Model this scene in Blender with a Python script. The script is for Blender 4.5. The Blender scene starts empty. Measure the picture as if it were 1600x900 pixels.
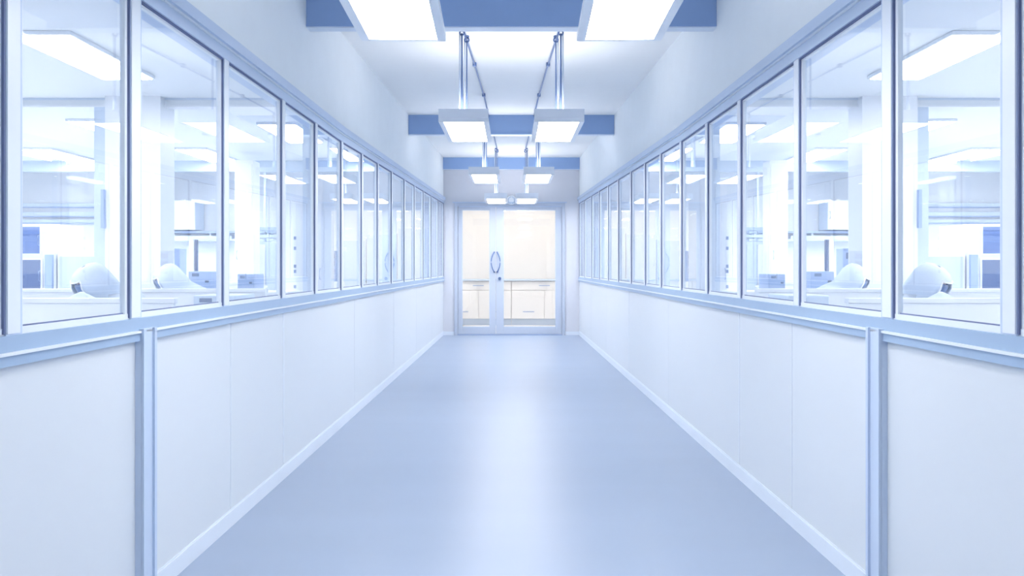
import bpy, bmesh, math, random
from mathutils import Vector, Matrix
random.seed(4)
PI = math.pi
S = bpy.context.scene
COL = S.collection

# ------------------------------------------------------------------ camera, world, exposure
EYE = 1.15          # eye height
F = 1200.0          # focal length in pixels of the 1600 px wide frame
cam_d = bpy.data.cameras.new('camera'); cam = bpy.data.objects.new('camera', cam_d); COL.objects.link(cam)
cam.location = (0, 0, EYE); cam.rotation_euler = (PI/2, 0, 0)
cam_d.sensor_width = 36; cam_d.lens = F/1600*36
cam_d.shift_x = 1.0/1600; cam_d.shift_y = -33.4/1600
cam_d.clip_start = 0.05; cam_d.clip_end = 100
S.camera = cam
w = bpy.data.worlds.new('world'); S.world = w; w.use_nodes = True
w.node_tree.nodes['Background'].inputs[0].default_value = (0.8, 0.88, 1, 1)
w.node_tree.nodes['Background'].inputs[1].default_value = 1.0
S.view_settings.view_transform = 'Standard'; S.view_settings.look = 'None'
S.view_settings.gamma = 1; S.view_settings.use_curve_mapping = False
S.view_settings.exposure = 0.68
CORRIDOR_LAMP = 11.0
CEILING_FILL = 2.8  # added glow on the lamp tops, brightens ceiling and upper walls
LAB_LAMP = 13.0
END_LAMP = 8.3

# ------------------------------------------------------------------ materials
def mat(name, col, rough=0.5, metal=0.0, spec=0.5, emis=0.0, var=0.03, scale=6.0, bump=0.0, bscale=60.0, coat=0.0, stretch=(1, 1, 1)):
    m = bpy.data.materials.new(name); m.use_nodes = True
    nt = m.node_tree; b = nt.nodes['Principled BSDF']
    b.inputs['Roughness'].default_value = rough; b.inputs['Metallic'].default_value = metal
    b.inputs['Specular IOR Level'].default_value = spec
    b.inputs['Coat Weight'].default_value = coat; b.inputs['Coat Roughness'].default_value = 0.15
    tc = nt.nodes.new('ShaderNodeTexCoord')
    mp = nt.nodes.new('ShaderNodeMapping'); mp.inputs['Scale'].default_value = stretch
    nt.links.new(tc.outputs['Object'], mp.inputs[0])
    n = nt.nodes.new('ShaderNodeTexNoise'); n.inputs['Scale'].default_value = scale; n.inputs['Detail'].default_value = 3
    nt.links.new(mp.outputs[0], n.inputs['Vector'])
    r = nt.nodes.new('ShaderNodeMapRange'); r.inputs['To Min'].default_value = 1-var; r.inputs['To Max'].default_value = 1+var
    nt.links.new(n.outputs['Fac'], r.inputs['Value'])
    mx = nt.nodes.new('ShaderNodeMix'); mx.data_type = 'RGBA'; mx.blend_type = 'MULTIPLY'; mx.inputs[0].default_value = 1
    mx.inputs[6].default_value = (*col, 1)
    cb = nt.nodes.new('ShaderNodeCombineColor')
    for i in range(3): nt.links.new(r.outputs[0], cb.inputs[i])
    nt.links.new(cb.outputs[0], mx.inputs[7]); nt.links.new(mx.outputs[2], b.inputs['Base Color'])
    if emis:
        b.inputs['Emission Color'].default_value = (1, 0.968, 0.935, 1); b.inputs['Emission Strength'].default_value = emis
    if bump:
        n2 = nt.nodes.new('ShaderNodeTexNoise'); n2.inputs['Scale'].default_value = bscale; n2.inputs['Detail'].default_value = 4
        nt.links.new(mp.outputs[0], n2.inputs['Vector'])
        bp = nt.nodes.new('ShaderNodeBump'); bp.inputs['Strength'].default_value = bump; bp.inputs['Distance'].default_value = 0.01
        nt.links.new(n2.outputs['Fac'], bp.inputs['Height']); nt.links.new(bp.outputs[0], b.inputs['Normal'])
    return m
def glass_mat(name, tint, rough=0.0):
    m = bpy.data.materials.new(name); m.use_nodes = True; nt = m.node_tree; nt.nodes.clear()
    o = nt.nodes.new('ShaderNodeOutputMaterial'); t = nt.nodes.new('ShaderNodeBsdfTransparent'); t.inputs[0].default_value = (*tint, 1)
    g = nt.nodes.new('ShaderNodeBsdfGlossy'); g.inputs['Roughness'].default_value = rough
    g.inputs['Color'].default_value = (0.9, 0.95, 1, 1)
    fr = nt.nodes.new('ShaderNodeFresnel'); 
    ge = nt.nodes.new('ShaderNodeNewGeometry'); io = nt.nodes.new('ShaderNodeMapRange')     # the same index seen from either face of the sheet
    io.inputs['To Min'].default_value = 1.5; io.inputs['To Max'].default_value = 1/1.5
    nt.links.new(ge.outputs['Backfacing'], io.inputs['Value']); nt.links.new(io.outputs[0], fr.inputs[0])
    mx = nt.nodes.new('ShaderNodeMixShader')
    nt.links.new(fr.outputs[0], mx.inputs[0]); nt.links.new(t.outputs[0], mx.inputs[1]); nt.links.new(g.outputs[0], mx.inputs[2])
    nt.links.new(mx.outputs[0], o.inputs[0])
    return m
M = dict(
    panel=mat('wall_laminate', (0.72, 0.77, 0.83), rough=0.38, scale=1.5, var=0.015, spec=0.5),
    plaster=mat('upper_wall_plaster', (0.88, 0.935, 0.98), rough=0.7, bump=0.05),
    ceil=mat('ceiling_board', (0.92, 0.94, 0.96), rough=0.85, bump=0.15, bscale=14, stretch=(0.4, 5, 1), var=0.02),
    endwall=mat('end_wall_paint', (0.70, 0.72, 0.79), rough=0.6),
    floor=mat('floor_resin', (0.33, 0.41, 0.555), rough=0.34, scale=0.9, var=0.05, spec=0.5, bump=0.02, bscale=3, stretch=(0.5, 3, 1)),
    alu=mat('anodised_aluminium', (0.58, 0.69, 0.87), rough=0.4, var=0.02),
    alu_light=mat('pale_aluminium', (0.80, 0.86, 0.94), rough=0.35, var=0.02),
    railalu=mat('blue_rail_aluminium', (0.36, 0.49, 0.68), rough=0.4, var=0.02),
    dooralu=mat('door_aluminium', (0.52, 0.58, 0.70), rough=0.4, var=0.02),
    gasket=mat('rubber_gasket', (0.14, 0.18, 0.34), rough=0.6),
    beam=mat('painted_steel_beam', (0.30, 0.45, 0.75), rough=0.6, var=0.04),
    beam_under_lit=mat('beam_underside_lit', (0.75, 0.83, 0.95), rough=0.6),
    skirt=mat('skirting_vinyl', (0.78, 0.85, 0.95), rough=0.35),
    lampbody=mat('lamp_housing', (0.84, 0.89, 0.97), rough=0.4),
    lampframe=mat('lamp_frame_white', (0.85, 0.9, 0.97), rough=0.35),
    lamp=mat('lamp_diffuser', (0.9, 0.9, 0.9), emis=CORRIDOR_LAMP, var=0.0),
    ceiling_fill=mat('added_ceiling_fill', (0.9, 0.9, 0.9), emis=CEILING_FILL, var=0.0),
    lablamp=mat('laboratory_lamp_diffuser', (0.9, 0.9, 0.9), emis=LAB_LAMP, var=0.0),
    endlamp=mat('end_room_lamp_diffuser', (0.9, 0.9, 0.9), emis=END_LAMP, var=0.0),
    rod=mat('steel_rod', (0.16, 0.24, 0.46), rough=0.3, metal=0.6),
    rod_light=mat('bright_steel_rod', (0.8, 0.88, 1.0), rough=0.25, metal=0.4),
    white=mat('white_enamel', (0.86, 0.89, 0.95), rough=0.4, var=0.01),
    labwall=mat('laboratory_wall', (0.82, 0.86, 0.92), rough=0.6, var=0.01),
    labceil=mat('laboratory_ceiling', (0.86, 0.90, 0.94), rough=0.8, var=0.01),
    labfloor=mat('laboratory_floor', (0.75, 0.80, 0.88), rough=0.35),
    cream=mat('cream_paint', (0.93, 0.905, 0.87), rough=0.5, var=0.01),
    creamcab=mat('cream_laminate', (0.92, 0.915, 0.91), rough=0.4, var=0.01),
    bluegrey=mat('blue_grey_metal', (0.36, 0.47, 0.72), rough=0.4),
    pale=mat('pale_blue_laminate', (0.60, 0.70, 0.84), rough=0.45),
    darkblue=mat('dark_blue_board', (0.14, 0.22, 0.48), rough=0.35),
    dark=mat('dark_plastic', (0.05, 0.07, 0.16), rough=0.4),
    screen=mat('dark_screen', (0.12, 0.17, 0.33), rough=0.12),
    cloth=mat('cleanroom_cloth', (0.68, 0.76, 0.89), rough=0.85, bump=0.25, bscale=30),
    skin=mat('skin', (0.62, 0.45, 0.38), rough=0.55),
    glove=mat('nitrile_glove', (0.62, 0.72, 0.92), rough=0.4),
    mask=mat('face_mask', (0.62, 0.72, 0.88), rough=0.8),
    lens=mat('goggle_lens', (0.10, 0.16, 0.34), rough=0.1),
    glass=glass_mat('window_glass', (0.97, 0.985, 1.0)),
    doorglass=glass_mat('door_glass', (0.98, 0.98, 0.98)),
)

# ------------------------------------------------------------------ mesh helpers
class MB:
    def __init__(s): s.v = []; s.f = []; s.sm = []
    def hexa(s, c):
        """8 corners: bottom ring 0-3 then top ring 4-7"""
        b = len(s.v); s.v += [tuple(p) for p in c]
        for q in ((0, 3, 2, 1), (4, 5, 6, 7), (0, 1, 5, 4), (1, 2, 6, 5), (2, 3, 7, 6), (3, 0, 4, 7)):
            s.f.append(tuple(b+i for i in q)); s.sm.append(False)
        return s
    def box(s, x0, x1, y0, y1, z0, z1, ch=0.0):
        x0, x1 = min(x0, x1), max(x0, x1); y0, y1 = min(y0, y1), max(y0, y1); z0, z1 = min(z0, z1), max(z0, z1)
        if ch <= 0 or ch*2.2 > min(x1-x0, y1-y0, z1-z0):
            return s.hexa([(x0, y0, z0), (x1, y0, z0), (x1, y1, z0), (x0, y1, z0), (x0, y0, z1), (x1, y0, z1), (x1, y1, z1), (x0, y1, z1)])
        bm = bmesh.new()
        vs = [bm.verts.new(p) for p in [(x0, y0, z0), (x1, y0, z0), (x1, y1, z0), (x0, y1, z0), (x0, y0, z1), (x1, y0, z1), (x1, y1, z1), (x0, y1, z1)]]
        for q in ((0, 3, 2, 1), (4, 5, 6, 7), (0, 1, 5, 4), (1, 2, 6, 5), (2, 3, 7, 6), (3, 0, 4, 7)): bm.faces.new([vs[i] for i in q])
        bmesh.ops.bevel(bm, geom=bm.edges[:], offset=ch, segments=2, affect='EDGES', profile=0.5)
        b = len(s.v); bm.verts.ensure_lookup_table(); s.v += [tuple(v.co) for v in bm.verts]
        for f in bm.faces: s.f.append(tuple(b+v.index for v in f.verts)); s.sm.append(False)
        bm.free(); return s
    def tube(s, pts, r, n=10, cap=True):
        pts = [Vector(p) for p in pts]; rr = r if isinstance(r, (list, tuple)) else [r]*len(pts)
        b = len(s.v); up = None
        for i, p in enumerate(pts):
            d = (pts[min(i+1, len(pts)-1)]-pts[max(i-1, 0)]).normalized()
            if up is None: up = Vector((0, 0, 1)) if abs(d.z) < 0.9 else Vector((1, 0, 0))
            a = d.cross(up).normalized(); c = d.cross(a).normalized(); up = -c if False else up
            for k in range(n):
                t = 2*PI*k/n; s.v.append(tuple(p+(a*math.cos(t)+c*math.sin(t))*rr[i]))
        for i in range(len(pts)-1):
            for k in range(n):
                k2 = (k+1) % n; s.f.append((b+i*n+k, b+i*n+k2, b+(i+1)*n+k2, b+(i+1)*n+k)); s.sm.append(True)
        if cap:
            s.f.append(tuple(b+k for k in reversed(range(n)))); s.sm.append(False)
            e = b+(len(pts)-1)*n; s.f.append(tuple(e+k for k in range(n))); s.sm.append(False)
        return s
    def rings(s, rings, close=True, cap=True, skip=None):
        b = len(s.v); n = len(rings[0])
        for r in rings: s.v += [tuple(p) for p in r]
        for i in range(len(rings)-1):
            for k in range(n if close else n-1):
                if skip and skip(i, k): continue
                k2 = (k+1) % n; s.f.append((b+i*n+k, b+i*n+k2, b+(i+1)*n+k2, b+(i+1)*n+k)); s.sm.append(True)
        if cap:
            s.f.append(tuple(b+k for k in reversed(range(n)))); s.sm.append(True)
            e = b+(len(rings)-1)*n; s.f.append(tuple(e+k for k in range(n))); s.sm.append(True)
        return s
    def torus(s, c, R, r, axis='Y', n=20, m=8, a0=0, a1=2*PI):
        pts = []
        full = abs(a1-a0-2*PI) < 1e-6
        for i in range(n+1):
            t = a0+(a1-a0)*i/n; x, z = R*math.cos(t), R*math.sin(t)
            pts.append(Vector(c)+(Vector((x, 0, z)) if axis == 'Y' else Vector((0, x, z)) if axis == 'X' else Vector((x, z, 0))))
        return s.tube(pts, r, m, cap=not full)
    def build(s, name, m, parent=None, mirror=False, shift=None):
        me = bpy.data.meshes.new(name)
        vs = s.v
        if shift is not None: vs = [(v[0]-shift[0], v[1]-shift[1], v[2]-shift[2]) for v in vs]
        me.from_pydata(vs, [], s.f)
        bm = bmesh.new(); bm.from_mesh(me); bmesh.ops.recalc_face_normals(bm, faces=bm.faces); bm.to_mesh(me); bm.free()
        me.polygons.foreach_set('use_smooth', s.sm); me.materials.append(M[m] if isinstance(m, str) else m)
        o = bpy.data.objects.new(name, me); COL.objects.link(o)
        if parent is not None: o.parent = parent
        return o

def empty(name, loc=(0, 0, 0), rz=0, label=None, cat=None, group=None, kind=None):
    o = bpy.data.objects.new(name, None); COL.objects.link(o); o.location = loc; o.rotation_euler = (0, 0, rz)
    o.empty_display_size = 0.1
    return tag(o, label, cat, group, kind)
def tag(o, label=None, cat=None, group=None, kind=None):
    if label: o['label'] = label
    if cat: o['category'] = cat
    if group: o['group'] = group
    if kind: o['kind'] = kind
    return o
def struct(o): o['kind'] = 'structure'; return o

# ------------------------------------------------------------------ corridor geometry
W0 = 1.28           # half width of the corridor at the camera
K = 13.0/1200       # the two long walls close in gently towards the door
YB, YE = -3.0, 12.9
def wx(y): return W0-K*y
SIDE = {-1: 'left', 1: 'right'}
def wtop(y):        # height of the window heads, rising gently towards the far end
    if y < 5.5: return EYE+0.893
    return EYE+0.893+0.0225*(y-5.5)
WBOT = EYE-0.168
def ceil_z(y): return EYE+1.574+0.0195*y
def wb(mb, s, y0, y1, d0, d1, za0, zb0, za1=None, zb1=None):
    """box laid along a long wall: y range, depth range behind the wall face, (bottom, top) at y0 and at y1"""
    if za1 is None: za1, zb1 = za0, zb0
    P = lambda y, d, z: (s*(wx(y)+d), y, z)
    return mb.hexa([P(y0, d0, za0), P(y1, d0, za1), P(y1, d1, za1), P(y0, d1, za0), P(y0, d0, zb0), P(y1, d0, zb1), P(y1, d1, zb1), P(y0, d1, zb0)])

# floor
mb = MB(); mb.hexa([(-wx(YB)-0.1, YB, -0.1), (wx(YB)+0.1, YB, -0.1), (wx(YE)+0.1, YE+0.1, -0.1), (-wx(YE)-0.1, YE+0.1, -0.1),
                    (-wx(YB)-0.1, YB, 0), (wx(YB)+0.1, YB, 0), (wx(YE)+0.1, YE+0.1, 0), (-wx(YE)-0.1, YE+0.1, 0)])
struct(mb.build('floor', 'floor'))
# ceiling
mb = MB(); T = 0.1
mb.hexa([(-wx(YB)-0.1, YB, ceil_z(YB)), (wx(YB)+0.1, YB, ceil_z(YB)), (wx(YE)+0.1, YE+0.1, ceil_z(YE)), (-wx(YE)-0.1, YE+0.1, ceil_z(YE)),
         (-wx(YB)-0.1, YB, ceil_z(YB)+T), (wx(YB)+0.1, YB, ceil_z(YB)+T), (wx(YE)+0.1, YE+0.1, ceil_z(YE)+T), (-wx(YE)-0.1, YE+0.1, ceil_z(YE)+T)])
struct(mb.build('ceiling', 'ceil'))
# beams
def beam(y, hb=0.228):
    zt = ceil_z(y)+0.004; zb = zt-hb; x = wx(y)-0.001
    r = struct(empty('ceiling_beam', (0, y, zb)))
    m1 = MB()
    m1.box(-x, x, 0.0, 0.010, 0.010, hb)                       # web facing the camera
    m1.box(-x, x, 0.06, 0.07, 0.010, hb)
    m1.build('beam_web', 'beam', r)
    m1 = MB(); m1.box(-x, x, -0.004, 0.074, 0, 0.010); m1.build('beam_flange', 'beam', r)
    m1 = MB(); m1.box(-x, x, 0.004, 0.085, -0.006, 0.0); m1.build('lit_underside_strip', 'beam_under_lit', r)  # paler colour paints the light on the beam's underside
    return r
for y in (0.37, 4.6, 8.83): beam(y)
beam(12.82, 0.20)

# lower panel seams, mullion positions read along the wall
SEAMS = [YB, -1.4, 0.2, 1.0, 2.60, 3.40, 4.16, 5.95, 7.80, 9.50, 11.2, YE]
MULL = [0.62, 1.26, 1.905, 2.515, 3.307, 4.118, 4.785, 5.486, 6.194, 6.888, 7.64, 8.486, 9.30, 10.16, 11.05, 12.0, YE-0.03]
wn = 0; tn = 0
for s in (-1, 1):
    sd = SIDE[s]
    up = MB()
    ys = [YB, 0.37, 2, 5.5, 8.83, YE+0.0]
    for a, b in zip(ys[:-1], ys[1:]):
        wb(up, s, a, b, 0, 0.10, wtop(a)+0.10, ceil_z(a)+0.1, wtop(b)+0.10, ceil_z(b)+0.1)
    wb(up, s, YB, 0.60, 0.0, 0.10, WBOT-0.08, wtop(0)+0.10)    # solid wall behind the camera
    wall = struct(up.build('wall_'+sd, 'plaster'))
    for a, b in zip(SEAMS[:-1], SEAMS[1:]):
        p = MB(); wb(p, s, a+0.0025, b-0.0025, 0, 0.03, 0.0, WBOT-0.075); p.build('wall_panel', 'panel', wall)
    p = MB(); wb(p, s, YB, YE, 0.032, 0.10, 0.0, WBOT-0.079); p.build('wall_core', 'pale', wall)
    # joint strips where panels meet
    for y, wd in ((4.16, 0.012), (3.40, 0.004), (7.80, 0.005), (0.2, 0.01)):
        p = MB(); wb(p, s, y-wd/2, y+wd/2, -0.002, 0.02, 0.09, WBOT-0.08); p.build('joint_strip', 'alu_light', wall)
    # the heavy post
    tn += 1
    t = struct(empty('trim_%d' % tn))
    p = MB(); wb(p, s, 2.556, 2.648, -0.022, 0.10, 0.0, WBOT-0.04); p.build('post_lower', 'alu', t)
    p = MB(); wb(p, s, 2.556, 2.574, -0.030, -0.021, 0.0, WBOT-0.04); wb(p, s, 2.632, 2.648, -0.030, -0.021, 0.0, WBOT-0.04); p.build('post_flute', 'alu', t)
    # skirting
    p = MB(); wb(p, s, YB, YE, -0.006, 0.0, 0.0, 0.068); wb(p, s, YB, YE, -0.003, 0.0, 0.068, 0.076)
    struct(p.build('baseboard_'+sd, 'skirt'))
    # sill rail: face, nosing with its highlight painted in as a paler colour, lower darker member
    tn += 1
    t = struct(empty('trim_%d' % tn))
    p = MB(); wb(p, s, 0.6, YE, -0.012, 0.10, WBOT-0.047, WBOT-0.004); p.build('sill_rail', 'railalu', t)
    p = MB(); wb(p, s, 0.6, YE, -0.022, 0.02, WBOT-0.053, WBOT-0.045); p.build('sill_nosing_lit', 'alu_light', t)
    p = MB(); wb(p, s, 0.6, YE, -0.016, 0.03, WBOT-0.080, WBOT-0.053); p.build('lower_rail', 'railalu', t)
    # head rail, the edge highlight put into the pale colour of its nosing
    tn += 1
    t = struct(empty('trim_%d' % tn))
    hy = [0.6, 5.5, YE]
    for nm, d0, a, b, m in (('head_rail', -0.012, 0.004, 0.05, 'alu'), ('head_nosing_lit', -0.020, 0.050, 0.058, 'alu_light'), ('cover_rail', -0.034, 0.058, 0.103, 'alu')):
        p = MB()
        for y0, y1 in zip(hy[:-1], hy[1:]):
            wb(p, s, y0, y1, d0, 0.09, wtop(y0)+a, wtop(y0)+b, wtop(y1)+a, wtop(y1)+b)
        p.build(nm, m, t)
    # windows
    for i in range(len(MULL)-1):
        wn += 1
        y0, y1 = MULL[i], MULL[i+1]
        z0, z1 = wtop(y0), wtop(y1)
        r = struct(empty('window_%d' % wn))
        mw = 0.072 if abs(y0-2.515) < 0.01 else 0.062
        p = MB()                                              # mullion at the near side of the pane
        wb(p, s, y0, y0+mw, -0.006, 0.022, WBOT-0.004, z0+0.02)
        p.build('mullion', 'alu', r)
        p = MB(); wb(p, s, y0+0.002, y0+mw-0.012, -0.009, -0.005, WBOT, z0+0.004); p.build('mullion_cover', 'alu_light', r)
        a, b = y0+mw, y1
        za, zb = wtop(a), wtop(b)
        p = MB()                                              # beads, paler than the mullion
        wb(p, s, b-0.022, b-0.006, 0.002, 0.018, WBOT, zb)
        wb(p, s, a, a+0.014, 0.002, 0.018, WBOT, za)
        wb(p, s, a, b, 0.0, 0.018, WBOT-0.004, WBOT+0.014)
        wb(p, s, a, b, 0.002, 0.018, za-0.012, za+0.004, zb-0.012, zb+0.004)
        p.build('glazing_bead', 'alu_light', r)
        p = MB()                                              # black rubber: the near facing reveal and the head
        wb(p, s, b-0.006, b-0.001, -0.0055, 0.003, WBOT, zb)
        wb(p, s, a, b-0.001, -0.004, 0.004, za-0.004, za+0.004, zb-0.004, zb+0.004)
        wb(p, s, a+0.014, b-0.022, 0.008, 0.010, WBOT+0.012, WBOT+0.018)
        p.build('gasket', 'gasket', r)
        p = MB(); wb(p, s, a+0.006, b-0.012, 0.010, 0.014, WBOT+0.006, za-0.006, WBOT+0.006, zb-0.006); p.build('pane', 'glass', r)

# ------------------------------------------------------------------ end wall and the glazed door pair
ex = wx(YE)
DX0, DX1, DTOP = -0.955, 0.90, EYE+1.07
mb = MB()
mb.box(-ex-0.1, DX0, YE, YE+0.12, 0, ceil_z(YE)+0.1); mb.box(DX1, ex+0.1, YE, YE+0.12, 0, ceil_z(YE)+0.1)
mb.box(DX0, DX1, YE, YE+0.12, DTOP, ceil_z(YE)+0.1)
struct(mb.build('wall_end', 'endwall'))
mb = MB(); mb.box(-ex, DX0-0.005, YE-0.014, YE, 0, 0.06); mb.box(DX1+0.005, ex, YE-0.014, YE, 0, 0.06)
struct(mb.build('baseboard_end', 'skirt'))
d = struct(empty('door_1', (0, YE, 0)))
f = MB()
f.box(DX0, DX0+0.055, -0.02, 0.10, 0, DTOP, 0.003); f.box(DX1-0.05, DX1, -0.02, 0.10, 0, DTOP, 0.003)
f.box(DX0+0.055, DX1-0.05, -0.02, 0.10, DTOP-0.055, DTOP, 0.003)
f.build('door_frame', 'dooralu', d)
f = MB(); f.box(DX0-0.03, DX1+0.03, -0.035, -0.0, DTOP, DTOP+0.014); f.box(DX0+0.06, DX1-0.055, -0.012, 0.02, DTOP-0.066, DTOP-0.056); f.build('drip_cap', 'alu', d)
f = MB(); f.box(DX0+0.05, DX1-0.05, -0.02, 0.10, 0.0, 0.012); f.build('threshold', 'bluegrey', d)
def leaf(x0, x1, gx0, gx1, hx, flip):
    g0, g1 = 0.135, EYE+0.955
    l = MB()
    l.box(x0, gx0, 0.0, 0.045, 0.02, DTOP-0.065, 0.003); l.box(gx1, x1, 0.0, 0.045, 0.02, DTOP-0.065, 0.003)
    l.box(gx0, gx1, 0.0, 0.045, 0.02, g0, 0.003); l.box(gx0, gx1, 0.0, 0.045, g1, DTOP-0.065, 0.003)
    lf = l.build('door_leaf', 'dooralu', d)
    l = MB(); l.box(gx0-0.004, gx1+0.004, 0.018, 0.026, g0-0.004, g1+0.004); l.build('pane', 'doorglass', lf)
    l = MB()
    l.box(gx0, gx1, 0.004, 0.014, g1-0.012, g1); l.box(gx0, gx0+0.008, 0.004, 0.014, g0, g1); l.box(gx1-0.008, gx1, 0.004, 0.014, g0, g1); l.box(gx0, gx1, 0.004, 0.014, g0, g0+0.008)
    l.build('glazing_bead', 'pale', lf)
    l = MB(); pts = []
    for i in range(17):
        t = -1+2*i/16; bow = 0.055*(1-t*t)
        pts.append((hx+flip*(-0.012+bow*0.9), -0.012-0.055*math.sqrt(max(0, 1-t**4)), EYE+0.075+0.165*t))
    l.tube(pts, 0.0095, 10)
    for t in (-1, 1): l.tube([(hx-flip*0.012, 0.002, EYE+0.075+0.165*t), (hx-flip*0.012, -0.02, EYE+0.075+0.165*t)], 0.014, 10)
    l.build('handle', 'rod', lf)
    return lf
leaf(DX0+0.058, -0.262, -0.828, -0.362, -0.30, -1)
l2 = leaf(-0.256, DX1-0.053, -0.135, 0.745, -0.225, 1)
f = MB(); f.tube([(-0.195, 0.0, EYE-0.20), (-0.195, -0.022, EYE-0.20)], 0.026, 16); f.tube([(-0.195, -0.02, EYE-0.20), (-0.195, -0.034, EYE-0.20)], 0.012, 12); f.build('lock', 'rod', l2)
# round fitting above the door
o = empty('smoke_detector', (0, YE-0.002, EYE+1.115), label='small white round detector on the wall above the glazed doors', cat='smoke detector')
f = MB(); f.tube([(0, 0, 0), (0, -0.03, 0)], [0.085, 0.075], 24); f.build('housing', 'lampframe', o)
f = MB(); f.torus((0, -0.032, 0), 0.055, 0.009, 'Y', 24, 8); f.build('ring', 'pale', o)

# room beyond the door
RY0, RY1 = YE+0.12, 15.7
mb = MB(); mb.box(-2.6, 2.6, RY0, RY1+0.1, -0.1, 0); struct(mb.build('floor', 'creamcab'))
mb = MB(); mb.box(-2.6, 2.6, RY0, RY1+0.1, 2.9, 3.0); struct(mb.build('ceiling', 'cream'))
mb = MB(); mb.box(-2.7, 2.7, RY1, RY1+0.1, -0.1, 3.0); struct(mb.build('wall_far', 'cream'))
for s in (-1, 1):
    mb = MB(); mb.box(s*2.6, s*2.7, RY0, RY1, -0.1, 3.0); struct(mb.build('wall_far_'+SIDE[s], 'cream'))
    mb = MB(); mb.box(s*(ex+0.05), s*2.6, RY0-0.02, RY0, -0.1, 3.0); struct(mb.build('wall_return_'+SIDE[s], 'cream'))
for nm, x in (('left', -0.75), ('right', 0.75)):
    r = empty('ceiling_lamp', (x, 14.1, 2.9), label='flat white ceiling lamp in the %s half of the room behind the glazed doors' % nm, cat='ceiling lamp', group='ceiling lamps behind the doors')
    f = MB(); f.box(-0.62, 0.62, -0.32, 0.32, -0.04, -0.001, 0.004); f.build('frame', 'lampframe', r)
    f = MB(); f.box(-0.58, 0.58, -0.28, 0.28, -0.046, -0.041); f.build('diffuser', 'endlamp', r)
# base cabinets: units 1.29 wide with one drawer over two doors
CY = 15.02
XU = [-2.265, -0.975, 0.315, 1.605]
names = ['half hidden by the left door stile', 'behind the narrow left door leaf', 'behind the wide right door leaf', 'at the right edge']
for i in range(4):
    x0 = -2.58 + 1.29*i
    r = empty('base_cabinet', (x0, CY, 0), label='cream base cabinet %s, under the long worktop' % ('in the far left corner', 'seen through the narrow left leaf', 'seen through the wide right leaf', 'in the far right corner')[i], cat='cabinet', group='base cabinets behind the doors')
    f = MB(); f.box(0.002, 1.288, 0.02, 0.62, 0.13, 0.865); f.box(0.002, 1.288, 0.07, 0.62, 0.0, 0.13); f.build('body', 'creamcab', r)
    f = MB(); f.box(0.004, 1.286, 0.062, 0.07, 0.0, 0.125); f.build('plinth', 'pale', r)
    f = MB(); f.box(0.006, 1.284, 0.0, 0.02, 0.69, 0.86, 0.003); dr = f.build('drawer', 'creamcab', r)
    f = MB(); f.box(0.54, 0.75, -0.03, -0.018, 0.772, 0.786); f.box(0.56, 0.57, -0.02, 0.002, 0.773, 0.785); f.box(0.72, 0.73, -0.02, 0.002, 0.773, 0.785); f.build('handle', 'bluegrey', dr)
    for a, hx in ((0.006, 0.33), (0.648, 0.33)):
        f = MB(); f.box(a, a+0.636, 0.0, 0.02, 0.135, 0.682, 0.003); dr = f.build('door', 'creamcab', r)
        f = MB(); h = a+hx; f.box(h-0.11, h+0.11, -0.03, -0.018, 0.262, 0.276); f.box(h-0.09, h-0.08, -0.02, 0.002, 0.263, 0.275); f.box(h+0.08, h+0.09, -0.02, 0.002, 0.263, 0.275); f.build('handle', 'bluegrey', dr)
f = MB(); f.box(-2.59, 2.59, CY-0.03, RY1-0.01, 0.868, 0.90, 0.004)
o = f.build('worktop', 'pale'); tag(o, 'long pale worktop running across the room behind the doors', 'worktop')

# ------------------------------------------------------------------ corridor pendant lamps
def pendant(s, cx, y0, y1, zb, rods, yaw=0.0, label='', bw=0.345):
    L = y1-y0
    r = empty('pendant_lamp', (s*cx, y0, EYE+zb), s*yaw, label, 'pendant lamp', 'pendant lamps along the corridor')
    hw = bw/2
    f = MB(); f.box(-hw+0.01, hw-0.01, 0.01, L-0.01, 0.012, 0.082, 0.004); f.build('housing', 'lampbody', r)
    f = MB()
    f.box(-hw, hw, 0, 0.018, 0, 0.03); f.box(-hw, hw, L-0.018, L, 0, 0.03); f.box(-hw, -hw+0.034, 0.018, L-0.018, 0, 0.03); f.box(hw-0.034, hw, 0.018, L-0.018, 0, 0.03)
    f.build('frame', 'lampframe', r)
    f = MB(); f.box(-hw+0.034, hw-0.034, 0.018, L-0.018, 0.002, 0.010); f.build('diffuser', 'lamp', r)
    f = MB(); f.box(-hw+0.025, hw-0.025, 0.025, L-0.025, 0.0815, 0.086); f.build('top_diffuser', 'ceiling_fill', r)  # added glowing panel that throws fill light onto the ceiling
    f = MB(); f.box(-hw, hw, -0.003, 0.009, 0.028, 0.088); f.build('end_cap', 'lampbody', r)
    for k, (rx, ry) in enumerate(rods):
        # local y of the rod and the height of the ceiling there
        top = ceil_z(y0+ry)-EYE-zb
        x = s*rx
        f = MB(); f.tube([(x, ry, 0.08), (x, ry, top-0.035)], 0.0065 if k % 2 == 0 else 0.005, 8)
        rd = f.build('rod', 'rod', r)
        f = MB(); f.tube([(x+s*0.016, ry+0.012, 0.08), (x+s*0.016, ry+0.012, top-0.02)], 0.006, 8); f.build('suspension_wire', 'rod_light', r)
        f = MB(); f.torus((x, ry, top-0.03), 0.016, 0.006, 'Y', 14, 6); f.tube([(x, ry, top-0.012), (x, ry, top+0.001)], 0.018, 12); f.build('ceiling_hook', 'rod', r)
    return r
PEND = [(0.331, 5.30, 6.17, 1.0, 0.0, 'second'), (0.308, 8.60, 9.52, 1.03, 0.0, 'third'), (0.235, 11.55, 12.42, 1.02, 0.0, 'fourth')]
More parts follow.
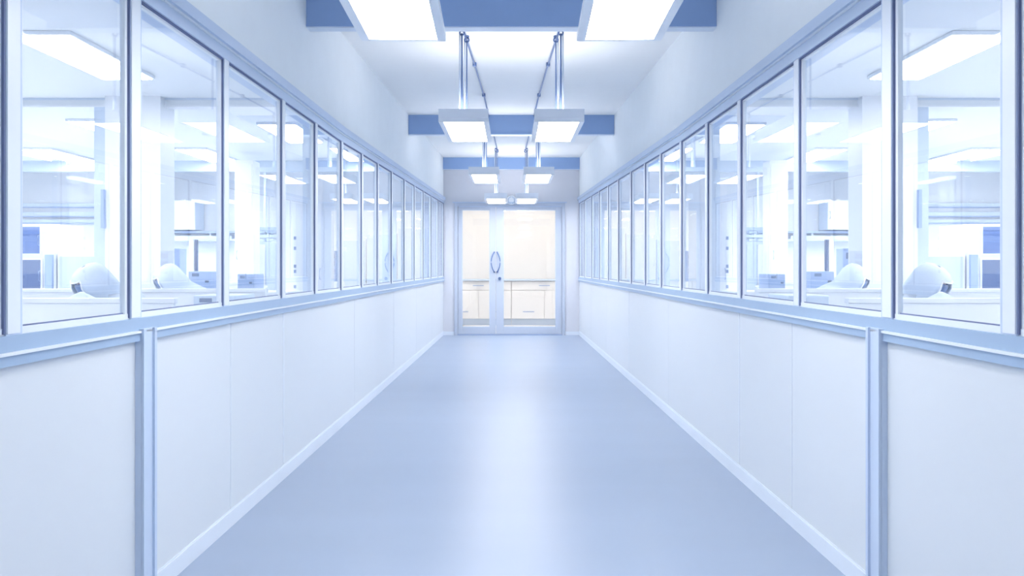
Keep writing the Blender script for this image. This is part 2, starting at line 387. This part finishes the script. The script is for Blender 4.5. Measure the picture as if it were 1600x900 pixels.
for s in (-1, 1):
    sd = SIDE[s]
    pendant(s, 0.415, 2.25, 3.16, 0.928, [(-0.11, 0.10), (-0.11, 0.8)], -0.03, 'largest bright pendant lamp, nearest the camera, in the %s row' % sd)
    pendant(s, 0.33, -1.0, -0.1, 1.0, [(0.0, 0.13), (0, 0.8)], 0, 'pendant lamp of the %s row hanging behind the camera' % sd)
    for cx, y0, y1, zb, yaw, nth in PEND:
        pendant(s, cx, y0, y1, zb, [(0.018, 0.12), (-0.006, 0.30)] if nth == 'second' else [(0.0, 0.12), (-0.02, 0.26)], yaw,
                {'second': 'pendant lamp in front of the middle beam, second in the %s row', 'third': 'small pendant lamp in front of the far beam, third in the %s row', 'fourth': 'smallest pendant lamp just above the doors, end of the %s row'}[nth] % sd)
    # supply cable that runs along the ceiling from hook to hook, with clips
    pts = []
    path = [(0.365, 2.3), (0.345, 4.2), (0.335, 5.44), (0.30, 6.6), (0.272, 7.75), (0.262, 8.74), (0.235, 10.4), (0.21, 11.95)]
    r = empty('supply_cable', (0, 0, 0), label='thin grey supply cable along the ceiling above the %s row of lamps' % sd, cat='cable')
    f = MB(); f.tube([(s*x, y, ceil_z(y)-0.018) for x, y in path], 0.0075, 8); f.build('cable', 'rod', r)
    for x, y in ((0.352, 3.4), (0.306, 6.4), (0.275, 7.65), (0.25, 9.5)):
        f = MB(); f.box(s*x-0.016, s*x+0.016, y-0.02, y+0.02, ceil_z(y)-0.03, ceil_z(y)+0.002, 0.003); f.build('clip', 'rod', r)

# wall behind the camera
mb = MB(); mb.box(-1.5, 1.5, YB-0.1, YB, -0.1, ceil_z(0)+0.1); struct(mb.build('wall_behind', 'endwall'))

# ------------------------------------------------------------------ laboratories, one on each side
LW = 8.6; LZ = EYE+1.6; LY0 = 0.45
def PX(px, Y): return (799-px)*Y/1200.0      # distance from the corridor axis of something seen at px from the eye
def PZ(py, Y): return EYE+(416.6-py)*Y/1200.0
class SB(MB):
    """mesh builder whose boxes are given as distance from the corridor axis on side s"""
    def __init__(q, s): MB.__init__(q); q.s = s
    def b(q, x0, x1, y0, y1, z0, z1, ch=0.0): return q.box(q.s*x0, q.s*x1, y0, y1, z0, z1, ch)

def hood_person(s, hx, hy, yaw, label):
    """seated figure bowed over a bench, local frame: faces -Y, origin on the floor below the pelvis"""
    r = empty('person', (s*hx, hy, 0), s*yaw, label, 'person'); r.scale = (0.97, 0.97, 0.97)
    # --- body: one continuous skinned surface
    me = bpy.data.meshes.new('body')
    J = {}
    V = []; E = []; R = []
    def j(n, p, rad, link=None):
        J[n] = len(V); V.append(p); R.append(rad)
        if link: E.append((J[link], J[n]))
    j('pel', (0, 0, 0.60), (0.15, 0.12))
    j('waist', (0, -0.06, 0.74), (0.135, 0.11), 'pel')
    j('chest', (0, -0.15, 0.87), (0.155, 0.12), 'waist')
    j('neckb', (0, -0.24, 0.955), (0.085, 0.075), 'chest')
    j('neck', (0, -0.29, 0.99), (0.055, 0.055), 'neckb')
    for q in (-1, 1):
        t = 'l' if q < 0 else 'r'
        j('sh'+t, (q*0.175, -0.19, 0.90), (0.062, 0.062), 'chest')
        j('el'+t, (q*0.24, -0.36, 0.80) if q < 0 else (0.25, -0.34, 0.82), (0.047, 0.047), 'sh'+t)
        j('fa'+t, (q*0.17, -0.46, 0.86), (0.042, 0.042), 'el'+t)
        j('wr'+t, (q*0.10, -0.56, 0.865), (0.030, 0.030), 'fa'+t)
        j('hip'+t, (q*0.10, -0.02, 0.57), (0.095, 0.095), 'pel')
        j('kn'+t, (q*0.14, -0.36, 0.55), (0.066, 0.066), 'hip'+t)
        j('sn'+t, (q*0.14, -0.34, 0.30), (0.055, 0.055), 'kn'+t)
        j('an'+t, (q*0.14, -0.32, 0.09), (0.040, 0.040), 'sn'+t)
        j('to'+t, (q*0.15, -0.48, 0.045), (0.036, 0.036), 'an'+t)
    me.from_pydata(V, E, []); me.materials.append(M['cloth'])
    o = bpy.data.objects.new('body', me); COL.objects.link(o); o.parent = r
    sk = o.modifiers.new('skin', 'SKIN'); sk.use_smooth_shade = True
    for i, sv in enumerate(me.skin_vertices[0].data): sv.radius = R[i]; sv.use_root = (i == 0)
    sb = o.modifiers.new('sub', 'SUBSURF'); sb.levels = 1; sb.render_levels = 2
    # --- head bowed forward
    hc = Vector((0, -0.355, 1.055)); rot = Matrix.Rotation(math.radians(34), 4, 'X')
    def hp(x, y, z): return tuple(hc+(rot @ Vector((x, y, z))))
    n = 20
    def ring(z, rx, ry, oy=0, nose=0):
        out = []
        for k in range(n):
            t = 2*PI*k/n; x = rx*math.sin(t); y = -ry*math.cos(t)
            if k == 0: y -= nose
            elif k in (1, n-1): y -= nose*0.25
            out.append(hp(x, y+oy, z))
        return out
    f = MB(); f.rings([ring(-0.13, 0.02, 0.02, -0.05), ring(-0.115, 0.045, 0.05, -0.03), ring(-0.08, 0.058, 0.075, -0.015), ring(-0.04, 0.068, 0.088, 0, 0.012), ring(-0.01, 0.072, 0.092, 0, 0.020),
                       ring(0.02, 0.075, 0.092, 0, 0.006), ring(0.06, 0.074, 0.094, 0.004), ring(0.10, 0.058, 0.075, 0.008), ring(0.125, 0.03, 0.04, 0.01)])
    hd = f.build('head', 'skin', r)
    for q in (-1, 1):
        f = MB(); f.tube([hp(q*0.03, -0.084, 0.012), hp(q*0.03, -0.090, 0.012)], [0.012, 0.008], 10); f.build('eye', 'dark', hd)
    # mask over nose and mouth
    f = MB(); rr = []
    for z, rx, ry, oy in ((-0.125, 0.035, 0.045, -0.055), (-0.09, 0.062, 0.085, -0.02), (-0.045, 0.073, 0.108, -0.002), (-0.012, 0.075, 0.116, 0.0)):
        rr.append([hp(rx*math.sin(t), -ry*math.cos(t)+oy, z) for t in [(-1.5+3.0*k/12) for k in range(13)]])
    f.rings(rr, close=False, cap=False); f.build('face_mask', 'mask', r)
    # goggles
    f = MB(); rr = []
    for z, e in ((-0.014, 0), (-0.006, 0.010), (0.03, 0.014), (0.06, 0.010), (0.075, -0.002)):
        rr.append([hp((0.077+e)*math.sin(t), -(0.098+e)*math.cos(t), z) for t in [(-1.5+3.0*k/12) for k in range(13)]])
    f.rings(rr, close=False, cap=False); f.build('goggles', 'lens', r)
    # hood: dome with a face opening and a cape that falls onto the shoulders
    prof = [(0.150, 0.012, 0.012, 0.012), (0.145, 0.045, 0.05, 0.012), (0.128, 0.080, 0.088, 0.010), (0.095, 0.104, 0.115, 0.006), (0.05, 0.116, 0.132, 0.0), (0.0, 0.116, 0.136, 0.0), (-0.05, 0.110, 0.135, 0.008), (-0.10, 0.110, 0.128, 0.02), (-0.15, 0.13, 0.125, 0.055)]
    m = 28; rr = []
    for i, (z, rx, ry, oy) in enumerate(prof):
        g = []
        for k in range(m):
            t = 2*PI*k/m; w_ = 1+0.03*math.sin(5*t+i)*(i > 3)
            g.append(hp(rx*w_*math.sin(t), -ry*w_*math.cos(t)+oy, z))
        rr.append(g)
    cape = [(0.975, 0.185, 0.15, -0.20), (0.90, 0.225, 0.17, -0.17)]
    for z, rx, ry, oy in cape:
        g = []
        for k in range(m):
            t = 2*PI*k/m; w_ = 1+0.04*math.sin(6*t)
            g.append((rx*w_*math.sin(t), -ry*w_*math.cos(t)+oy, z+0.03*abs(math.sin(t))))
        rr.append(g)
    def skip(i, k): return 3 <= i <= 6 and (k in (m-1, m-2, m-3, 0, 1, 2))
    f = MB(); f.rings(rr, cap=False, skip=skip)
    hood = f.build('hood', 'cloth', r); so = hood.modifiers.new('thick', 'SOLIDIFY'); so.thickness = 0.004
    # rim around the opening
    f = MB()
    left = [rr[i][3] for i in range(3, 8)]; right = [rr[i][m-3] for i in range(3, 8)]
    top = [rr[3][k % m] for k in range(m-3, m+4)]; bot = [rr[7][k % m] for k in range(m-3, m+4)]
    for P in (left, right, top, bot): f.tube(P, 0.006, 8)
    f.build('hood_rim', 'white', hood)
    # gloved hands, five fingers each, resting on the bench work
    for q in (-1, 1):
        wr = Vector((q*0.10, -0.56, 0.865)); dirv = Vector((-q*0.25, -0.93, -0.10)).normalized(); side = dirv.cross(Vector((0, 0, 1))).normalized()
        f = MB(); rr2 = []
        for t, a, b in ((-0.03, 0.026, 0.020), (0.0, 0.028, 0.020), (0.04, 0.040, 0.016), (0.085, 0.042, 0.013), (0.095, 0.038, 0.010)):
            c = wr+dirv*t; rr2.append([tuple(c+side*a*math.cos(2*PI*k/12)+Vector((0, 0, 1))*b*math.sin(2*PI*k/12)) for k in range(12)])
        f.rings(rr2)
        for i, (off, ln) in enumerate(((-0.031, 0.062), (-0.010, 0.074), (0.011, 0.078), (0.031, 0.070))):
            b0 = wr+dirv*0.085+side*off
            f.tube([b0, b0+dirv*ln*0.45+Vector((0, 0, 0.004)), b0+dirv*ln*0.75-Vector((0, 0, 0.010)), b0+dirv*ln*0.9-Vector((0, 0, 0.028))], [0.0095, 0.009, 0.008, 0.006], 8)
        b0 = wr+dirv*0.03-side*q*0.035
        f.tube([b0, b0-side*q*0.025+dirv*0.03, b0-side*q*0.022+dirv*0.06], [0.012, 0.010, 0.007], 8)
        f.build('hand', 'glove', r)
    for q in (-1, 1):
        f = MB(); f.box(q*0.145-0.045, q*0.145+0.045, -0.54, -0.27, 0.0, 0.075, 0.02); f.build('boot', 'white', r)
    return r

def stool(s, x, y, label):
    r = empty('stool', (s*x, y, 0), label=label, cat='stool', group='stools at the benches')
    f = MB(); f.tube([(0, 0, 0.43), (0, 0, 0.45), (0, 0, 0.475), (0, 0, 0.48)], [0.15, 0.175, 0.175, 0.16], 24); f.build('seat', 'bluegrey', r)
    f = MB(); f.tube([(0, 0, 0.06), (0, 0, 0.44)], 0.022, 12); f.build('column', 'rod_light', r)
    for k in range(5):
        a = 2*PI*k/5; f = MB(); f.tube([(0, 0, 0.09), (0.24*math.cos(a), 0.24*math.sin(a), 0.05)], [0.02, 0.014], 8); lg = f.build('leg', 'rod_light', r)
        f = MB(); f.tube([(0.24*math.cos(a)-0.01, 0.24*math.sin(a), 0.025), (0.24*math.cos(a)+0.012, 0.24*math.sin(a), 0.025)], 0.025, 12); f.build('castor', 'dark', lg)
    return r

def bench(s, x0, x1, y0, y1, ztop, zpanel, label, nleg=True):
    xm = (x0+x1)/2; hl = (x1-x0)/2
    r = empty('lab_bench', (s*xm, y0, 0), label=label, cat='bench', group='white laboratory benches')
    D = y1-y0
    f = MB(); f.box(-hl, hl, 0.03, D, ztop-0.035, ztop, 0.004); f.build('worktop', 'white', r)
    f = MB(); f.box(-hl, hl, 0.0, 0.028, 0.12, zpanel-0.03, 0.003); f.build('back_panel', 'white', r)
    f = MB(); f.box(-hl-0.005, hl+0.005, -0.008, 0.05, zpanel-0.03, zpanel, 0.004); f.build('ledge', 'pale' if False else 'white', r)
    for a in (-hl+0.03, hl-0.07):
        for b in (0.04, D-0.09):
            f = MB(); f.box(a, a+0.04, b, b+0.04, 0, ztop-0.035); f.build('leg', 'alu_light', r)
    return r

def monitor(s, x, y, z, wd, ht, yaw, label):
    r = empty('monitor', (s*x, y, z), s*yaw, label, 'monitor', 'monitors on the benches')
    f = MB(); f.box(-wd/2, wd/2, 0.0, 0.03, 0.09, 0.09+ht, 0.005); f.build('casing', 'bluegrey', r)
    f = MB(); f.box(-wd/2+0.015, wd/2-0.015, -0.004, 0.001, 0.105, 0.075+ht); f.build('screen', 'screen', r)
    f = MB(); f.box(-0.03, 0.03, 0.03, 0.05, 0.01, 0.2); f.box(-0.1, 0.1, -0.04, 0.1, 0, 0.012, 0.003); f.build('stand', 'bluegrey', r)
    return r

def instrument(s, x0, x1, y0, y1, z0, z1, label, body='white', lines=True, grp='bench instruments'):
    r = empty('analyser', (s*(x0+x1)/2, y0, z0), label=label, cat='lab instrument', group=grp)
    hw = (x1-x0)/2; h = z1-z0; D = y1-y0
    f = MB(); f.box(-hw, hw, 0, D, 0.012, h, 0.008); f.build('body', body, r)
    f = MB()
    for a in (-hw+0.03, hw-0.03):
        for b in (0.03, D-0.03): f.tube([(a, b, 0), (a, b, 0.014)], 0.012, 8)
    f.build('foot', 'dark', r)
    f = MB(); f.box(-hw*0.75, hw*0.6, -0.004, 0.002, h*0.62, h*0.66); f.build('slot', 'bluegrey', r)
    f = MB(); f.box(hw*0.45, hw*0.75, -0.012, 0.002, h*0.45, h*0.55, 0.002); f.build('control_knob', 'dark', r)
    f = MB(); f.box(-hw*0.7, -hw*0.1, -0.003, 0.002, h*0.75, h*0.9); f.build('display', 'screen' if body != 'white' else 'pale', r)
    return r

def cabinet(s, x0, x1, y0, y1, z0, z1, doors, label, body='white', name='tall_cabinet', cat='cabinet', grp=None):
    """doors: list of (u0, u1, v0, v1, material, handle side) in fractions of the front"""
    r = empty(name, (s*(x0+x1)/2, y0, z0), label=label, cat=cat, group=grp)
    hw = (x1-x0)/2; h = z1-z0; D = y1-y0
    f = MB(); f.box(-hw, hw, 0.02, D, 0, h, 0.004); f.build('body', body, r)
    for (u0, u1, v0, v1, m, hs) in doors:
        a, b = -s*(-hw+2*hw*u0), -s*(-hw+2*hw*u1); a, b = min(a, b), max(a, b)
        f = MB(); f.box(a+0.004, b-0.004, 0.0, 0.02, h*v0+0.004, h*v1-0.004, 0.003); dr = f.build('door', body if m in ('screen', 'darkblue') else m, r)
        if m in ('screen', 'darkblue'):
            g = 0.025; f = MB(); f.box(a+g, b-g, -0.004, 0.001, h*v0+g, h*v1-g); f.build('glass_panel', m, dr)
        hx = a+0.03 if hs < 0 else b-0.03
        zc = h*(v0+v1)/2; f = MB(); f.tube([(hx, 0.0, zc-0.06), (hx, -0.025, zc-0.055), (hx, -0.025, zc+0.055), (hx, 0.0, zc+0.06)], 0.006, 8); f.build('handle', 'bluegrey', dr)
    return r

def lab(s):
    sd = SIDE[s]
    inn = 1.28+0.085
    def lb(): return SB(s)
    f = lb(); f.b(inn-0.15, LW, LY0, YE, -0.1, -0.001); struct(f.build('floor', 'labfloor'))
    f = lb(); f.b(inn-0.02, LW, LY0, YE+0.1, LZ, LZ+0.08); struct(f.build('ceiling', 'labceil'))
    f = lb(); f.b(inn, LW+0.1, LY0-0.1, LY0, -0.1, LZ+0.08); struct(f.build('wall_%s_lab_near' % sd, 'labwall'))
    f = lb(); f.b(inn-0.12, LW+0.1, YE, YE+0.1, -0.1, LZ+0.08); struct(f.build('wall_%s_lab_back' % sd, 'labwall'))
    f = lb(); f.b(LW, LW+0.1, LY0-0.1, YE+0.1, -0.1, LZ+0.08); struct(f.build('wall_%s_lab_outer' % sd, 'labwall'))
    # cross partition: head rail, slim post, thick white column
    f = lb(); f.b(1.21, LW, 7.30, 7.38, EYE+1.53, LZ); t = struct(f.build('wall_%s_partition' % sd, 'labwall'))
    f = lb(); f.b(1.21, LW, 7.28, 7.40, EYE+1.515, EYE+1.53); f.build('head_rail', 'white', t)
    f = lb(); f.b(1.21, LW, 7.285, 7.30, EYE+1.583, LZ); f.build('pale_rail', 'pale', t)  # pale blue rail under the laboratory ceiling
    f = lb(); f.b(3.82, 3.96, 7.29, 7.39, 0, EYE+1.515); f.build('post', 'pale', t)
    f = lb(); f.b(1.90, 1.98, 7.29, 7.39, 0, EYE+1.515); f.build('post', 'pale', t)
    f = lb(); f.b(3.29, 3.81, 7.20, 7.50, 0, LZ); c = struct(f.build('column', 'white'))
    f = lb(); f.b(3.80, 3.83, 7.16, 7.199, EYE+0.36, EYE+0.72, 0.003); f.build('cable_cover', 'bluegrey', c)
    # far soffit
    f = lb(); f.b(1.16, LW, 11.6, 11.7, EYE+1.44, LZ); struct(f.build('ceiling_soffit', 'pale'))
    # ceiling lamps
    spots = [(3.21, 5.20), (3.21, 2.3), (5.6, 2.3), (5.6, 5.2), (7.6, 5.2), (2.6, 8.5), (4.6, 8.3), (6.6, 8.3), (2.2, 10.2), (4.3, 10.3), (6.4, 10.3), (8.0, 8.3)]
    for (x, y) in spots:
        row = 'near' if y < 4 else 'second' if y < 7 else 'third' if y < 9.5 else 'last'
        pos = {'near': 'over the near end', 'second': 'in front of the partition', 'third': 'just beyond the partition', 'last': 'before the far soffit'}[row]
        off = 'close to the corridor' if x < 3.25 else 'in the middle' if x < 5.7 else 'by the outer wall' if x < 7 else 'against the outer wall'
        r = empty('ceiling_lamp', (s*x, y, LZ), label='long flat lamp, %s laboratory ceiling, %s, %s' % (sd, pos, off), cat='ceiling lamp', group='long lamps on the %s laboratory ceiling' % sd)
        f = MB(); f.box(-0.225, 0.225, 0, 1.24, -0.03, -0.001, 0.003); f.build('frame', 'lampframe', r)
        f = MB(); f.box(-0.205, 0.205, 0.015, 1.225, -0.036, -0.031); f.build('diffuser', 'lablamp', r)
    # wall trunking on the back wall
    t = empty('cable_trunking', (0, YE, 0), label='three parallel horizontal trunking rails on the %s laboratory back wall' % sd, cat='trunking')
    for a, b, m in ((1.0, 1.06, 'pale'), (0.845, 0.915, 'pale'), (0.735, 0.79, 'pale')):
        f = lb(); f.b(6.6, 8.55, -0.06, 0, EYE+a, EYE+b, 0.004); f.build('rail', m, t)
        f = lb(); f.b(6.6, 8.55, -0.064, -0.0, EYE+a-0.015, EYE+a-0.001); f.build('rail_edge', 'bluegrey', t)
    t = empty('wall_shelf', (0, YE, 0), label='bluish double wall shelf at the back of the %s laboratory, behind the dark upright' % sd, cat='shelf')
    for a in (0.42, 0.55):
        f = lb(); f.b(3.9, 6.0, -0.3, 0, EYE+a, EYE+a+0.035, 0.004); f.build('shelf_board', 'bluegrey' if a > 0.5 else 'pale', t)
    for x in (4.0, 4.95, 5.9):
        f = lb(); f.b(x-0.015, x+0.015, -0.28, 0, EYE+0.457, EYE+0.549); f.build('bracket', 'pale', t)
    cabinet(s, 5.15, 5.95, 12.5, 12.88, EYE+0.60, EYE+1.08, [(0, 0.5, 0, 1, 'white', 1), (0.5, 1, 0, 1, 'white', -1)], 'white two-door wall cabinet on the %s laboratory back wall above the double shelf' % sd, body='pale', name='wall_cabinet')
    # dark board + glass fronted cabinets (left edge of the view)
    cabinet(s, 5.35, 5.90, 9.0, 9.6, 0, PZ(350, 9.0), [(0.05, 0.72, 0.775, 0.995, 'darkblue', 1), (0.10, 0.74, 0.50, 0.76, 'screen', 1), (0.10, 0.74, 0.02, 0.49, 'screen', 1)], 'tall white incubator with a dark blue top panel, outer side, %s laboratory' % sd, body='white', name='incubator', cat='incubator')
    f = lb(); f.b(5.375, 5.46, 8.985, 9.018, 0.1, PZ(398, 9.0)); o = f.build('side_strip', 'bluegrey')
    tag(o, 'blue grey upright duct on the edge of the %s laboratory incubator' % sd, 'duct')
    cabinet(s, 4.70, 5.33, 9.0, 9.55, 0, PZ(393, 9.0), [(0.04, 0.96, 0.02, 0.96, 'pale', -1)], 'waist-high white cabinet with a pale door beside the %s laboratory incubator' % sd, name='low_cabinet')
    # dark upright pole of a gantry
    r = empty('instrument_gantry', (s*4.1, 10.0, 0), label='white frame with one dark upright post on the %s laboratory rear bench' % sd, cat='frame')
    f = MB(); f.box(-0.015, 0.015, -0.02, 0.02, 0.90, EYE+0.35); f.build('dark_post', 'dark', r)
    f = MB(); f.box(0.06*s-0.03, 0.06*s+0.03, -0.02, 0.02, 0.90, EYE+0.35); f.build('white_post', 'white', r)
    f = MB(); f.box(-0.45, 0.45, -0.03, 0.03, EYE+0.352, EYE+0.40); f.build('top_rail', 'pale', r)
    f = MB(); f.box(-0.42, -0.38, -0.02, 0.02, 0.90, EYE+0.352); f.build('outer_post', 'pale', r)
    bench(s, 3.3, 5.0, 9.7, 10.4, 0.90, 0.96, 'rear white bench in the %s laboratory carrying the gantry' % sd)
    # benches with people
    bench(s, 2.02, 4.6, 4.60, 5.10, 0.80, PZ(466, 4.6), 'near white bench with the larger hooded person, %s laboratory' % sd)
    bench(s, 1.95, 4.4, 6.10, 6.60, 0.80, PZ(451, 6.1), 'second white bench with the smaller hooded person, %s laboratory' % sd)
    hood_person(s, 2.57, 5.38, 0.62, 'person in a white hooded suit bowed over the near bench of the %s laboratory' % sd)
    stool(s, 2.60, 5.38, 'stool under the hooded person at the near bench, %s laboratory' % sd)
    hood_person(s, 2.70, 6.88, 0.85, 'person in a white hood with face turned outward at the second bench, %s laboratory' % sd)
    stool(s, 2.70, 6.88, 'stool under the hooded person at the second bench, %s laboratory' % sd)
    # cloth cover draped over a small instrument, a soft tent with folds
    r = empty('dust_cover', (s*2.72, 4.86, 0.802), label='white cloth cover peaked like a tent on the near bench, %s laboratory' % sd, cat='cover')
    f = MB(); rr = []
    for z, q in ((0.0, 1.0), (0.01, 0.98), (0.07, 0.72), (0.13, 0.42), (0.175, 0.14), (0.19, 0.02)):
        rr.append([(0.27*q*(1+0.05*math.sin(7*t))*math.cos(t), 0.20*q*(1+0.07*math.sin(6*t))*math.sin(t), z) for t in [2*PI*k/32 for k in range(32)]])
    f.rings(rr); f.build('cloth', 'cloth', r)
    f = MB(); f.tube([(0.27*(1+0.05*math.sin(7*t))*math.cos(t), 0.20*(1+0.07*math.sin(6*t))*math.sin(t), 0.006) for t in [2*PI*k/48 for k in range(49)]], 0.005, 6); f.build('hem', 'white', r)
    # bench instruments in window 2
    f = None
    instrument(s, 1.72, 1.98, 4.78, 5.15, 0.80, 0.97, 'pale box analyser on the short bench beside the corridor glass, %s laboratory' % sd, body='pale')
    bench(s, 1.36, 2.0, 4.70, 5.20, 0.80, 0.83, 'short white side bench against the corridor glass, %s laboratory' % sd)
    monitor(s, PX(243, 8.0), 8.0, 0.89, 0.30, 0.20, 0.1, 'blue grey monitor behind the second hooded person, %s laboratory' % sd)
    bench(s, 2.3, 4.6, 7.9, 8.5, 0.889, 0.889, 'third white bench beyond the column of the %s laboratory' % sd)
    instrument(s, PX(268, 8.1), PX(236, 8.1), 8.3, 8.48, 0.89, PZ(388, 8.3), 'upright blue grey analyser behind the monitor, %s laboratory' % sd, body='bluegrey')
    instrument(s, PX(332, 8.0), PX(296, 8.0), 7.98, 8.3, 0.89, PZ(424, 8.0), 'low blue grey tray instrument on the third bench, %s laboratory' % sd, body='bluegrey')
    # seen through the third window
    instrument(s, PX(398, 8.0), PX(372, 8.0), 7.98, 8.3, 0.89, PZ(428, 8.0), 'small dark fronted instrument at the corridor end of the third bench, %s laboratory' % sd, body='bluegrey')
    cabinet(s, PX(395, 10.6), PX(366, 10.6), 10.6, 10.9, 0, PZ(250, 10.6), [(0.05, 0.95, 0.02, 0.98, 'white', -1)], 'narrow tall white cupboard at the back of the %s laboratory' % sd)
    cabinet(s, PX(432, 11.0), PX(398, 11.0), 11.0, 11.4, 0, PZ(378, 11.0), [(0.05, 0.48, 0.02, 0.98, 'white', 1), (0.52, 0.95, 0.02, 0.98, 'pale', -1)], 'low pale cupboard right of the narrow tall one, %s laboratory' % sd, body='pale', name='low_cabinet')
    r = empty('wall_shelf', (0, 11.2, 0), label='bluish shelf unit on posts above the low cupboard, %s laboratory' % sd, cat='shelf')
    f = lb(); f.b(PX(434, 11.2), PX(388, 11.2), 0, 0.2, PZ(360, 11.2), PZ(355, 11.2)); f.build('shelf_board', 'bluegrey', r)
    f = lb(); f.b(PX(434, 11.2), PX(388, 11.2), 0, 0.2, PZ(371, 11.2), PZ(367, 11.2)); f.build('shelf_board', 'pale', r)
    for px in (408, 430): f = lb(); f.b(PX(px, 11.2), PX(px-3, 11.2), 0.21, 0.25, 0, PZ(262, 11.2)); f.build('post', 'pale', r)
    f = lb(); f.b(PX(434, 11.2), PX(392, 11.2), 0.205, 0.25, PZ(266, 11.2), PZ(260, 11.2)); f.build('top_rail', 'pale', r)
    # fourth window: tall white cabinet with dark hinges
    r = cabinet(s, PX(492, 8.2), PX(447, 8.2), 8.55, 9.1, 0, PZ(278, 8.55), [(0.0, 1.0, 0.0, 1.0, 'white', 1)], 'tall plain white cabinet with dark hinges close to the corridor glass, %s laboratory' % sd)
    hw = (PX(447, 8.2)-PX(492, 8.2))/2
    for py in (372, 388, 416, 424, 448):
        f = MB(); f.box(-s*0+s*(hw)-0.016, s*hw+0.010, -0.008, 0.0, PZ(py+2.5, 8.55), PZ(py-2.5, 8.55)); f.build('hinge', 'darkblue', r)
    # fifth window: thin pole and a small console
    r = empty('pole_stand', (s*PX(505, 10.2), 10.2, 0), label='thin upright pole on a round foot beside the blue console, %s laboratory' % sd, cat='stand')
    f = MB(); f.tube([(0, 0, 0.02), (0, 0, PZ(300, 10.2))], 0.012, 10); f.build('pole', 'bluegrey', r)
    f = MB(); f.tube([(0, 0, 0), (0, 0, 0.025)], 0.14, 20); f.build('foot', 'bluegrey', r)
    r = empty('console', (s*PX(516, 10.6), 10.6, 0), label='slim dark blue control console on a white stand, %s laboratory' % sd, cat='console')
    f = MB(); f.box(-0.14, 0.14, 0, 0.3, 0, PZ(440, 10.6), 0.005); f.build('pedestal', 'white', r)
    f = MB(); f.box(-0.06, 0.06, 0.05, 0.2, PZ(440, 10.6), PZ(392, 10.6), 0.005); f.build('screen_column', 'bluegrey', r)
    f = MB(); f.box(-0.16, 0.16, -0.02, 0.3, PZ(392, 10.6), PZ(387, 10.6), 0.003); f.build('top_plate', 'white', r)
    for k, py in enumerate((400, 412, 424)):
        f = MB(); f.box(-0.05, 0.05, 0.04, 0.051, PZ(py+4, 10.6), PZ(py-4, 10.6)); f.build('button_panel', 'screen', r)
    # rear run of white cupboards against the back wall near the corridor
    for k, (a, b) in enumerate(((1.36, 1.85), (1.86, 2.35), (2.36, 2.85))):
        cabinet(s, a, b, 12.45, 12.88, 0, PZ(355, 12.45)-0.1*k, [(0.02, 0.98, 0.0, 0.45, 'white', 1), (0.02, 0.98, 0.46, 0.99, 'pale', 1)],
                'white back-wall cupboard, %s from the corridor, %s laboratory' % (('first', 'second', 'third')[k], sd), name='storage_cabinet', grp='cupboards on the %s laboratory back wall' % sd)
for s in (-1, 1): lab(s)
